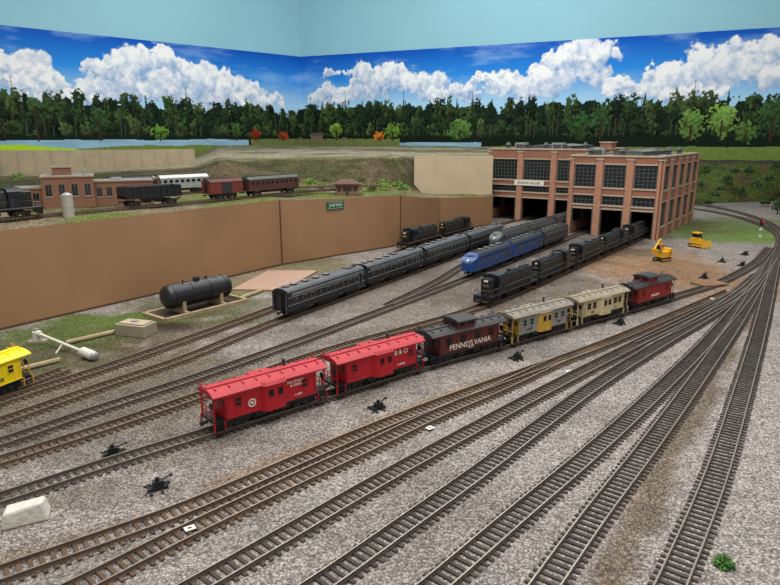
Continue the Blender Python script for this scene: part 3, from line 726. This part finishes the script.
def hopper(name,pa,l,body,L=1.3,z=RZ+.015):
    mb=MB(); h=L/2-.04; W=.16
    for sg in (-1,1):
        mb.box(-h,h,sg*W-.006,sg*W+.006,.15,.38,body); mb.box(-h,h,sg*W-.012,sg*W+.012,.372,.388,body)
        for k in range(9): mb.box(-h+k*2*h/8-.008,-h+k*2*h/8+.008,sg*(W+.01)-.008,sg*(W+.01)+.008,.14,.375,body)
        mb.box(sg*h-.006,sg*h+.006,-W,W,.2,.38,body)
    mb.box(-h,h,-W,W,.15,.17,body); mb.rings([[(-h+.02,-W+.01,.3),(h-.02,-W+.01,.3),(h-.02,W-.01,.3),(-h+.02,W-.01,.3)],[(-h*.7,-.06,.39),(h*.7,-.06,.39),(h*.7,.06,.39),(-h*.7,.06,.39)]],mat('coal_load',(24,24,26),.8,bump=.5,scale=30))
    for x in (-.2,.05): mb.rings([[(x,-.12,.15),(x+.2,-.12,.15),(x+.2,.12,.15),(x,.12,.15)],[(x+.06,-.1,.05),(x+.14,-.1,.05),(x+.14,.1,.05),(x+.06,.1,.05)]],body)
    for e in (-1,1): coupler(mb,e*h,e)
    bogie(mb,-h+.2,2,.17); bogie(mb,h-.2,2,.17)
    return place(mb,name,pa,l,h-.2,z=z)
uA=T['upA']; uB=T['upB']
lx=uA.near(G(45,218,1.5))
hh=hood('hood_diesel_locomotive',uA,lx-1.0,blk,roofdk,band=alum); hh.location.z+=.015
lx=uA.near(G(120,210.5,1.5))
hopper('coal_hopper_car',uA,lx+.68,blk)
coach('boxcar',uA,uA.near(G(222,201,1.5)),mat('boxcar_oxide',(112,48,40),.6,var=.12),mat('boxcar_roof',(88,46,42),.7),L=.95,win=False)
coach('passenger_coach',uA,uA.near(G(273,196.5,1.5)),mat('coach_maroon',(84,44,38),.5,var=.1),mat('coach_roof_green',(66,70,62),.6),L=1.75)
coach('passenger_coach',uB,uB.near(G(180,195,1.5)),mat('coach_silver',(160,164,164),.4,metal=.3,var=.1),mat('coach_roof_white',(190,190,186),.5),L=1.5)
coach('passenger_coach',uB,uB.near(G(135,198,1.5)),mat('coach_brown',(96,62,50),.5,var=.1),roofdk,L=1.2)

# ---------------------------------------------------------------- engine house
brk=brick_mat('brick_engine_house',(168,104,78),(144,88,66),(142,114,96))
brk2=brick_mat('brick_pilaster',(194,132,102),(172,112,86),(160,136,116))
roofm=mat('roof_tar_gravel',(122,122,120),0.9,var=.15,scale=3); cap=mat('stone_cap',(176,160,138),.8,var=.1); mull=mat('window_mullion',(84,92,90),.6)
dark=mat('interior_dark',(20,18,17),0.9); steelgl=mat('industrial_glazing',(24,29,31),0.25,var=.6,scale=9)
def baywall(mb,o,d,n,w,pier,bands,th=.1,pil=.05,htop=2.25):
    nx=(d[1],-d[0])
    def tr(a,t,z): return (o[0]+d[0]*a+nx[0]*t, o[1]+d[1]*a+nx[1]*t, z)
    for k in range(n+1):
        a=k*w; a0=max(0,a-pier/2); a1=min(n*w,a+pier/2)
        mb.box(a0,a1,-th,0,0,htop,brk,tr); mb.box(a0+.02,a1-.02,0,pil,0,htop-.12,brk2,tr); mb.box(a0,a1,-th,pil+.02,htop-.12,htop-.08,cap,tr)
    for k in range(n):
        a0=k*w+pier/2; a1=(k+1)*w-pier/2
        for (z0,z1,kind) in bands:
            if kind=='brick': mb.box(a0,a1,-th,0,z0,z1,brk,tr)
            elif kind=='glass':
                mb.box(a0,a1,-th+.02,-.04,z0,z1,steelgl,tr)
                nc=max(2,int(round((a1-a0)/.12))); nr=max(2,int(round((z1-z0)/.12)))
                for i in range(nc+1): x=a0+(a1-a0)*i/nc; mb.box(x-.006,x+.006,-.045,-.03,z0,z1,mull,tr)
                for j in range(nr+1): z=z0+(z1-z0)*j/nr; mb.box(a0,a1,-.045,-.03,z-.006,z+.006,mull,tr)
                for xx in (a0+.012,a1-.012): mb.box(xx-.016,xx+.016,-.05,-.02,z0,z1,mull,tr)
                mb.box(a0-.02,a1+.02,-.04,.03,z0-.05,z0,cap,tr); mb.box(a0,a1,-.04,.015,z1,z1+.04,cap,tr)
            elif kind=='open':
                mb.box(a0,a1,-.06,.01,z1-.03,z1+.02,cap,tr)
                for xx in (a0,a1): mb.box(xx-.015,xx+.015,0,.05,z0,z1-.03,mat('door_green',(70,78,66),.7),tr)
    mb.box(0,n*w,-th,.03,htop-.03,htop+.02,cap,tr)
def block(mb,x0,x1,y0,y1,h,nf,ns,front):
    wf=(x1-x0)/nf; ws=(y1-y0)/ns
    side=[(0,.35,'brick'),(.35,1.05,'glass'),(1.05,1.42,'brick'),(1.42,2.1,'glass'),(2.1,h,'brick')]
    baywall(mb,(x0,y0),(1,0),nf,wf,.24,front,htop=h)
    baywall(mb,(x1,y0),(0,1),ns,ws,.3,side,htop=h)
    baywall(mb,(x1,y1),(-1,0),nf,wf,.24,side,htop=h)
    baywall(mb,(x0,y1),(0,-1),ns,ws,.3,side,htop=h)
    mb.box(x0+.08,x1-.08,y0+.08,y1-.08,h-.10,h-.03,roofm)
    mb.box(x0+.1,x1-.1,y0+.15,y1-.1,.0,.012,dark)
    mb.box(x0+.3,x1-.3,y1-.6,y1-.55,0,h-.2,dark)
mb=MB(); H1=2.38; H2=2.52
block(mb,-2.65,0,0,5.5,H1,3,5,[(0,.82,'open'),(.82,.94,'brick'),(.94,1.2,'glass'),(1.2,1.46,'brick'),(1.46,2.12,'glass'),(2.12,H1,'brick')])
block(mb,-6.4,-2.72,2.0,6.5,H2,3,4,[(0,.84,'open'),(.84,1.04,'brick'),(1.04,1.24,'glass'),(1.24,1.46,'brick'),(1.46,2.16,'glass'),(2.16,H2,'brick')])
mon=mat('roof_monitor',(104,104,102),.6)
def monitor(x0,x1,y0,y1,z):
    mb.box(x0,x1,y0,y1,z,z+.14,steelgl)
    for k in range(9): y=y0+(y1-y0)*k/8; mb.box(x0-.01,x1+.01,y-.02,y+.02,z,z+.14,mull)
    xm=(x0+x1)/2; mb.rings([[(x0-.04,y0-.04,z+.14),(xm,y0-.04,z+.2),(x1+.04,y0-.04,z+.14)],[(x0-.04,y1+.04,z+.14),(xm,y1+.04,z+.2),(x1+.04,y1+.04,z+.14)]],mon)
monitor(-1.8,-.9,1.4,4.6,H1-.04); monitor(-5.4,-3.8,3.2,5.6,H2-.04)
vent=mat('vent_galv',(160,162,160),.45,metal=.4); ventd=mat('vent_dark',(70,70,70),.6)
for (x,y,z) in ((-5.9,2.5,H2),(-5.2,2.5,H2),(-4.5,2.6,H2),(-3.8,2.5,H2),(-3.1,2.6,H2),(-2.3,.7,H1),(-1.3,.6,H1),(-.4,.8,H1),(-.4,2.6,H1),(-.4,4.2,H1)):
    z-=.05; mb.cyl((x,y,z),(x,y,z+.2),.07,ventd,12); mb.cyl((x,y,z+.18),(x,y,z+.28),.12,ventd,12,r1=.03)
for (x,y,z) in ((-5.55,2.9,H2),(-4.15,2.9,H2),(-2.2,1.2,H1)):
    z-=.05; mb.box(x-.2,x+.2,y-.15,y+.15,z,z+.26,vent); mb.box(x-.15,x+.15,y-.155,y-.15,z+.05,z+.2,ventd)
mb.box(-3.2,-2.8,4.6,5.2,H2-.1,H2+.2,brk); mb.box(-3.24,-2.76,4.56,5.24,H2+.2,H2+.24,cap)
mb.box(-5.35,-4.25,1.93,1.96,1.26,1.44,white)
ang=math.atan2(A_[1]*-1,-A_[0])
eh=mb.obj('brick_engine_house',(C0[0],C0[1],0),ang)
text(eh,'ENGINE HOUSE',-4.8,1.925,1.35,.12,blk,name='sign_text')

# ---------------------------------------------------------------- depot on plateau
bk3=brick_mat('brick_depot',(140,92,68),(120,76,56),(128,104,86))
mb=MB()
def bbox(x0,x1,y0,y1,h,nx,ny):
    mb.box(x0,x1,y0,y1,0,h,bk3); mb.box(x0-.02,x1+.02,y0-.02,y1+.02,h,h+.03,mat('depot_coping',(150,128,104),.8)); mb.box(x0+.03,x1-.03,y0+.03,y1-.03,h+.03,h+.032,roofm)
    for k in range(nx):
        x=x0+(k+.5)*(x1-x0)/nx; mb.box(x-.05,x+.05,y0-.006,y0+.002,h*.4,h*.78,glass); mb.box(x-.06,x+.06,y0-.012,y0+.002,h*.37,h*.4,cap); mb.box(x-.004,x+.004,y0-.009,y0,h*.4,h*.78,mull)
    for k in range(ny):
        y=y0+(k+.5)*(y1-y0)/ny
        for xx,sg in ((x0,-1),(x1,1)): mb.box(min(xx,xx+sg*.006),max(xx,xx+sg*.006),y-.05,y+.05,h*.4,h*.78,glass)
bbox(-.1,.85,0,.8,.62,4,3); bbox(.85,2.0,.15,.75,.50,6,2); bbox(-.6,-.1,.1,.7,.4,2,2); bbox(.1,.45,.3,.6,.80,2,1)
mb.cyl((.7,.2,.6),(.7,.2,.78),.03,vent,8); mb.box(1.2,1.4,.3,.5,.48,.58,vent)
p=G(50,209,1.5); q=G(155,203,1.5)
mb.obj('brick_depot',(p.x,p.y,1.5),math.atan2(q.y-p.y,q.x-p.x)*.7)
mb=MB(); p=G(69,217,1.5); mb.cyl((0,0,0),(0,0,.40),.1,mat('silo_grey',(168,162,150),.5,var=.1),20); mb.cyl((0,0,.40),(0,0,.44),.1,vent,20,r1=.03)
for k in range(4): mb.cyl((0,0,.08+k*.1),(0,0,.086+k*.1),.102,vent,20)
mb.cyl((.1,0,0),(.1,0,.4),.006,vent,5); mb.obj('storage_silo',(p.x,p.y,1.5))
mb=MB(); mb.box(-.3,.3,-.2,.2,0,.28,bk3); mb.rings([[(-.38,-.28,.28),(.38,-.28,.28),(.38,.28,.28),(-.38,.28,.28)],[(-.38,-.28,.31),(.38,-.28,.31),(.38,.28,.31),(-.38,.28,.31)]],mat('roof_brown',(92,66,54),.8))
mb.rings([[(-.34,-.24,.31),(.34,-.24,.31),(.34,.24,.31),(-.34,.24,.31)],[(-.15,-.03,.42),(.15,-.03,.42),(.15,.03,.42),(-.15,.03,.42)]],mat('roof_brown'))
for k in range(4): x=-.21+k*.14; mb.box(x-.04,x+.04,-.206,-.198,.1,.22,glass); mb.box(x-.045,x+.045,-.21,-.2,.085,.1,cap)
mb.box(-.04,.04,-.21,-.198,0,.2,mat('door_brown',(70,44,34),.7)); p=G(347,193,1.47); mb.obj('yard_office',(p.x,p.y,1.42),.1)

# ---------------------------------------------------------------- left clutter
wood=mat('weathered_timber',(158,140,110),.85,var=.2,scale=6)
a=G(166,316); b=G(228,301); d=(b-a); L=d.length; an=math.atan2(d.y,d.x); c=(a+b)/2
mb=MB(); tk=mat('tank_black_paint',(32,32,36),.4,var=.2); r=.2; zc=.31; hl=L/2-.06
mb.cyl((-hl,0,zc),(hl,0,zc),r,tk,28); mb.dome((hl,0,zc),(1,0,0),r,.09,tk,28); mb.dome((-hl,0,zc),(-1,0,0),r,.09,tk,28)
for x in (-hl*.9,-.18,.18,hl*.9): mb.cyl((x-.006,0,zc),(x+.006,0,zc),r+.006,blk,28)
mb.cyl((0,0,zc+r-.02),(0,0,zc+r+.05),.06,tk,14); mb.cyl((.2,0,zc+r-.02),(.2,0,zc+r+.04),.02,tk,8); mb.cyl((-.3,-.05,zc+r-.02),(-.3,-.05,zc+r+.06),.012,tk,8)
for x in (-.38,.38):
    mb.rings([[(x-.03,-.18,.06),(x-.03,.18,.06),(x-.03,.18,.24),(x-.03,0,.13),(x-.03,-.18,.24)],[(x+.03,-.18,.06),(x+.03,.18,.06),(x+.03,.18,.24),(x+.03,0,.13),(x+.03,-.18,.24)]],wood)
mb.obj('oil_storage_tank',(c.x,c.y,0),an)
mb=MB()
for y in (-.32,.30): mb.box(-.85,.85,y-.03,y+.03,0,.06,wood)
for x in (-.85,-.38,.38,.82): mb.box(x-.03,x+.03,-.32,.32,.0,.06,wood)
mb.box(-.8,.8,-.28,.28,.0,.01,mat('oil_soaked_soil',(58,48,40),.9,var=.3))
mb.obj('timber_tank_cradle',(c.x,c.y,0),an)
mb=MB(); p=G(134,336)
mb.box(-.26,.26,-.16,.16,0,.18,concd); mb.box(-.22,.22,-.12,.12,.18,.2,conc); mb.box(-.05,.05,-.04,.04,.2,.22,vent)
mb.obj('concrete_vault',(p.x,p.y+.1,0),-.3,bevel=.01)
mb=MB()
for (q0,q1) in (((66,345),(118,333)),((240,300),(262,292)),((20,372),(60,362))):
    a=G(*q0); b=G(*q1); mb.cyl((a.x,a.y,.035),(b.x,b.y,.035),.035,wood,8)
mb.obj('timber_logs')
wht=mat('white_enamel',(208,204,192),.5,var=.06)
mb=MB(); a=G(38,342); b=G(92,360)
a=Vector((a.x,a.y,.14)); b=Vector((b.x,b.y,.07)); dd=(b-a).normalized()
mb.cyl(a,b,.022,wht,12); mb.cyl(b-dd*.2,b+dd*.06,.065,wht,16); mb.dome(b+dd*.06,dd,.065,.04,vent,16); mb.cyl(a,a+dd*.1,.04,wht,12)
mb.cyl((a.x,a.y,0),(a.x,a.y,.16),.06,wht,12); mb.cyl((a.x,a.y,.16),(a.x,a.y,.2),.03,vent,12); mb.box(a.x-.12,a.x+.12,a.y-.08,a.y+.08,0,.03,concd)
m_=(a+b)/2
mb.cyl(m_,(m_.x-.05,m_.y-.12,.0),.012,wht,8); mb.cyl(m_,(m_.x+.06,m_.y+.1,.0),.012,wht,8)
mb.obj('water_crane_column')
mb=MB(); q=[G(232,291),G(283,292),G(318,272),G(268,272)]
mb.rings([[(p.x,p.y,.0) for p in q],[(p.x,p.y,.04) for p in q]],mat('hardboard_offcut',(160,130,112),.8,var=.1)); mb.obj('hardboard_sheet')
gs=mat('sign_green',(30,92,62),.5); p,q=F0[5],F0[6]; d=(q-p).normalized(); c=p+(q-p)*.38; n=Vector((d.y,-d.x,0))
mb=MB(); mb.box(-.27,.27,-.02,0,-.1,.1,gs); mb.box(-.24,.24,-.024,-.02,-.075,-.07,white); mb.box(-.24,.24,-.024,-.02,.07,.075,white)
o=mb.obj('green_station_sign',(c.x+n.x*.01,c.y+n.y*.01,1.28),math.atan2(d.y,d.x)); text(o,'JUNCTION',0,-.022,0,.08,white,name='sign_text')

# ---------------------------------------------------------------- switch machines
def switchm(px,py,rot):
    mb=MB(); mb.box(-.08,.08,-.035,.035,0,.03,black); mb.box(-.04,.05,-.03,.03,.03,.08,black); mb.cyl((0,0,.08),(0,0,.11),.018,black,8)
    mb.cyl((.03,0,.07),(.11,.03,.09),.008,black,6); mb.cyl((.11,.03,.09),(.13,.03,.09),.016,black,8)
    for s_ in (-1,1):
        mb.box(-.02+s_*.045-.01,-.02+s_*.045+.01,-.1,.1,0.0,.016,black)
        mb.cyl((s_*.07,0,.03),(s_*.11,s_*.07,.005),.007,black,6); mb.cyl((s_*.05,.02,.04),(s_*.1,.08,.005),.007,black,6)
    p=G(px,py); mb.obj('switch_machine',(p.x,p.y,0.0),rot)
for px,py,r_ in ((158,489,.5),(113,455,.4),(378,409,.6),(517,359,.5),(620,324,.6),(664,287,.5),(704,278,.6),(722,262,.8),(745,255,.2),(742,266,.4)): switchm(px,py,r_)
def tag(px,py,r_):
    mb=MB(); mb.box(-.04,.04,-.03,.03,.0,.006,white); mb.box(-.015,.015,-.01,.01,.006,.008,black); p=G(px,py); mb.obj('track_label',(p.x,p.y,.022),r_)
for a_ in ((190,531,.6),(430,430,.7),(569,373,.7),(712,300,.8)): tag(*a_)
mb=MB(); p=G(22,524)
mb.rings([[(-.16,-.1,0),(.17,-.09,0),(.18,.1,0),(-.15,.11,0)],[(-.14,-.08,.13),(.13,-.07,.16),(.15,.08,.14),(-.12,.09,.12)]],mat('plaster_white',(198,193,180),.9,var=.1,bump=.6,scale=20)); mb.obj('plaster_block',(p.x,p.y+.05,0),.45,bevel=.02)

# ---------------------------------------------------------------- foliage
def foliage(name,c,R,cols,n,leaf,trunk=0):
    mb=MB(); ms=[mat('leaf_%d_%d_%d'%k,k,.9,var=.3,scale=20) for k in cols]
    for k in range(n):
        th=random.random()*2*math.pi; ph=math.acos(random.uniform(-.3,1)); rr=random.random()**.35
        p=Vector((R[0]*rr*math.sin(ph)*math.cos(th),R[1]*rr*math.sin(ph)*math.sin(th),R[2]*rr*math.cos(ph)+trunk+R[2]*.25))
        a=Vector((random.gauss(0,1),random.gauss(0,1),random.gauss(0,1))).normalized()*leaf; b=a.orthogonal().normalized()*leaf*.6
        mb.add([p-a,p+b,p+a,p-b],[(0,1,2,3)],random.choice(ms))
    if trunk: mb.cyl((0,0,0),(0,0,trunk+R[2]*.5),.02,mat('bark',(74,58,44),.9),6,r1=.008)
    else: mb.dome((0,0,0),(0,0,1),min(R[0],R[1])*.6,R[2]*.6,ms[0],10)
    return mb.obj(name,c)
foliage('grass_tuft',G(724,566),(.07,.065,.065),[(66,110,44),(92,136,60),(40,80,34)],260,.016)
for px,py,z,r in ((385,184,1.4,.28),(372,187,1.4,.15),(404,187,1.3,.18),(310,181,1.75,.15),(265,179,1.75,.14),(18,176,1.6,.2),(398,183,1.5,.16),(322,184,1.5,.12)):
    foliage('scenery_bush',G(px,py+3,z),(r,r,r*.8),[(104,132,52),(76,106,44),(130,150,70)],220,.035)
for px,py,z,r,h in ((741,199,0.3,.18,.34),(777,214,.0,.22,.42),(714,196,.5,.2,.14),(700,186,.9,.18,.14),(756,186,.9,.24,.18),(728,180,1.0,.24,.18),(770,181,1.0,.26,.22),(708,204,.1,.18,.12),(765,204,.1,.22,.16),(722,190,.7,.24,.14),(748,176,1.3,.22,.3),(705,176,1.3,.2,.28),(735,172,1.5,.2,.16),(775,172,1.5,.22,.3)):
    t=.12 if h>.25 else 0
    foliage('conifer_tree' if t else 'scenery_bush',G(px,py,z),(r,r,h),[(54,76,36),(78,100,46),(40,60,30)],300,.045,trunk=t)
for k in range(16):
    px=60+k*22+random.uniform(-8,8); foliage('hillside_shrub',G(px,183-abs(px-200)*.01,1.72),(.12,.12,.08),[(78,84,44),(98,90,58),(66,72,40)],90,.03)

# ---------------------------------------------------------------- construction machines
ym=mat('machine_yellow',(226,170,30),.5,var=.1)
def crawler(mb,L,y):
    pr=[(-L,.03),(-L+.02,.0),(L-.02,0),(L,.03),(L,.07),(L-.03,.095),(-L+.03,.095),(-L,.07)]
    mb.prism(pr,y-.03,y+.03,truck_m,axis='y')
    for k in range(5): mb.cyl((-L+.03+k*(2*L-.06)/4,y-.034,.045),(-L+.03+k*(2*L-.06)/4,y+.034,.045),.022,ym,10)
mb=MB()
for y in (-.1,.1): crawler(mb,.19,y)
mb.box(-.2,.1,-.1,.1,.1,.24,ym); mb.box(-.22,-.12,-.1,.1,.13,.3,ym); mb.box(0,.12,-.1,.0,.24,.42,ym); mb.box(.01,.125,-.103,.003,.29,.4,glass)
mb.cyl((.08,.05,.18),(.22,.05,.56),.024,ym,8); mb.cyl((.22,.05,.56),(.40,.05,.34),.02,ym,8); mb.cyl((.14,.05,.2),(.2,.05,.42),.01,vent,6)
mb.rings([[(.36,-.01,.34),(.44,-.01,.34),(.44,.11,.34),(.36,.11,.34)],[(.34,0,.2),(.41,0,.22),(.41,.1,.22),(.34,.1,.2)]],ym)
p=G(662,261); mb.obj('excavator',(p.x,p.y,0),-2.6)
mb=MB()
for y in (-.11,.11): crawler(mb,.2,y)
mb.box(-.2,.18,-.07,.07,.09,.22,ym); mb.box(-.12,.04,-.08,.08,.22,.38,ym); mb.box(-.125,.045,-.083,.083,.27,.36,glass); mb.box(-.14,.06,-.1,.1,.38,.4,ym)
mb.rings([[(.27,-.18,.02),(.3,-.18,.02),(.3,.18,.02),(.27,.18,.02)],[(.25,-.18,.19),(.28,-.18,.19),(.28,.18,.19),(.25,.18,.19)]],ym); mb.cyl((.12,0,.2),(.12,0,.31),.012,blk,8)
for y in (-.15,.15): mb.box(-.05,.27,y-.012,y+.012,.05,.075,ym)
p=G(697,247); mb.obj('bulldozer',(p.x,p.y,0),-1.1)
mb=MB()
for k in range(7): mb.box(-.3,.3,-.2+k*.058,-.2+k*.058+.05,.03,.05,mat('deck_plank',(128,92,66),.8,var=.2))
for x in (-.26,0,.26): mb.box(x-.03,x+.03,-.2,.2,0,.03,wood)
p=G(709,285); mb.obj('loading_platform',(p.x,p.y,0),.3)
mb=MB(); mb.cyl((0,0,0),(0,0,.5),.012,vent,8); mb.box(-.04,.04,-.03,.03,.34,.52,black); mb.cyl((0,-.031,.48),(0,-.05,.48),.022,mat('signal_red',(226,30,24),.4,emit=1.2),12); mb.cyl((0,-.031,.4),(0,-.05,.4),.02,blk,12)
mb.box(-.03,.03,-.03,.03,0,.06,wht); mb.box(-.05,.05,-.012,.012,.2,.28,wht)
p=G(760,237); mb.obj('signal_post',(p.x,p.y,0),.2)

# ---------------------------------------------------------------- lights, world, camera
w=bpy.data.worlds.new('World'); sc.world=w; w.use_nodes=True
w.node_tree.nodes['Background'].inputs[0].default_value=(0.93,0.97,1,1); w.node_tree.nodes['Background'].inputs[1].default_value=0.62
def area(x,y,z,sx,sy,pw,rx=0,ry=0,rz=0,col=(1,.985,.96)):
    l=bpy.data.lights.new('ceiling_light','AREA'); l.shape='RECTANGLE'; l.size=sx; l.size_y=sy; l.energy=pw; l.color=col
    o=bpy.data.objects.new('ceiling_light',l); o.location=(x,y,z); o.rotation_euler=(rx,ry,rz); sc.collection.objects.link(o); return o
area(-4,10,17.5,1.5,18,2350); area(6,10,17.5,1.5,18,2350); area(0,28,17.5,20,2,2600); area(0,2,17.5,16,2,1500)
cam=bpy.data.cameras.new('Camera'); cam.sensor_width=36; cam.lens=F/780*36; cam.clip_end=300; cam.clip_start=.05
co=bpy.data.objects.new('Camera',cam); co.location=(0,0,H); co.rotation_euler=(math.pi/2-P,0,0); sc.collection.objects.link(co); sc.camera=co
print('DONE')
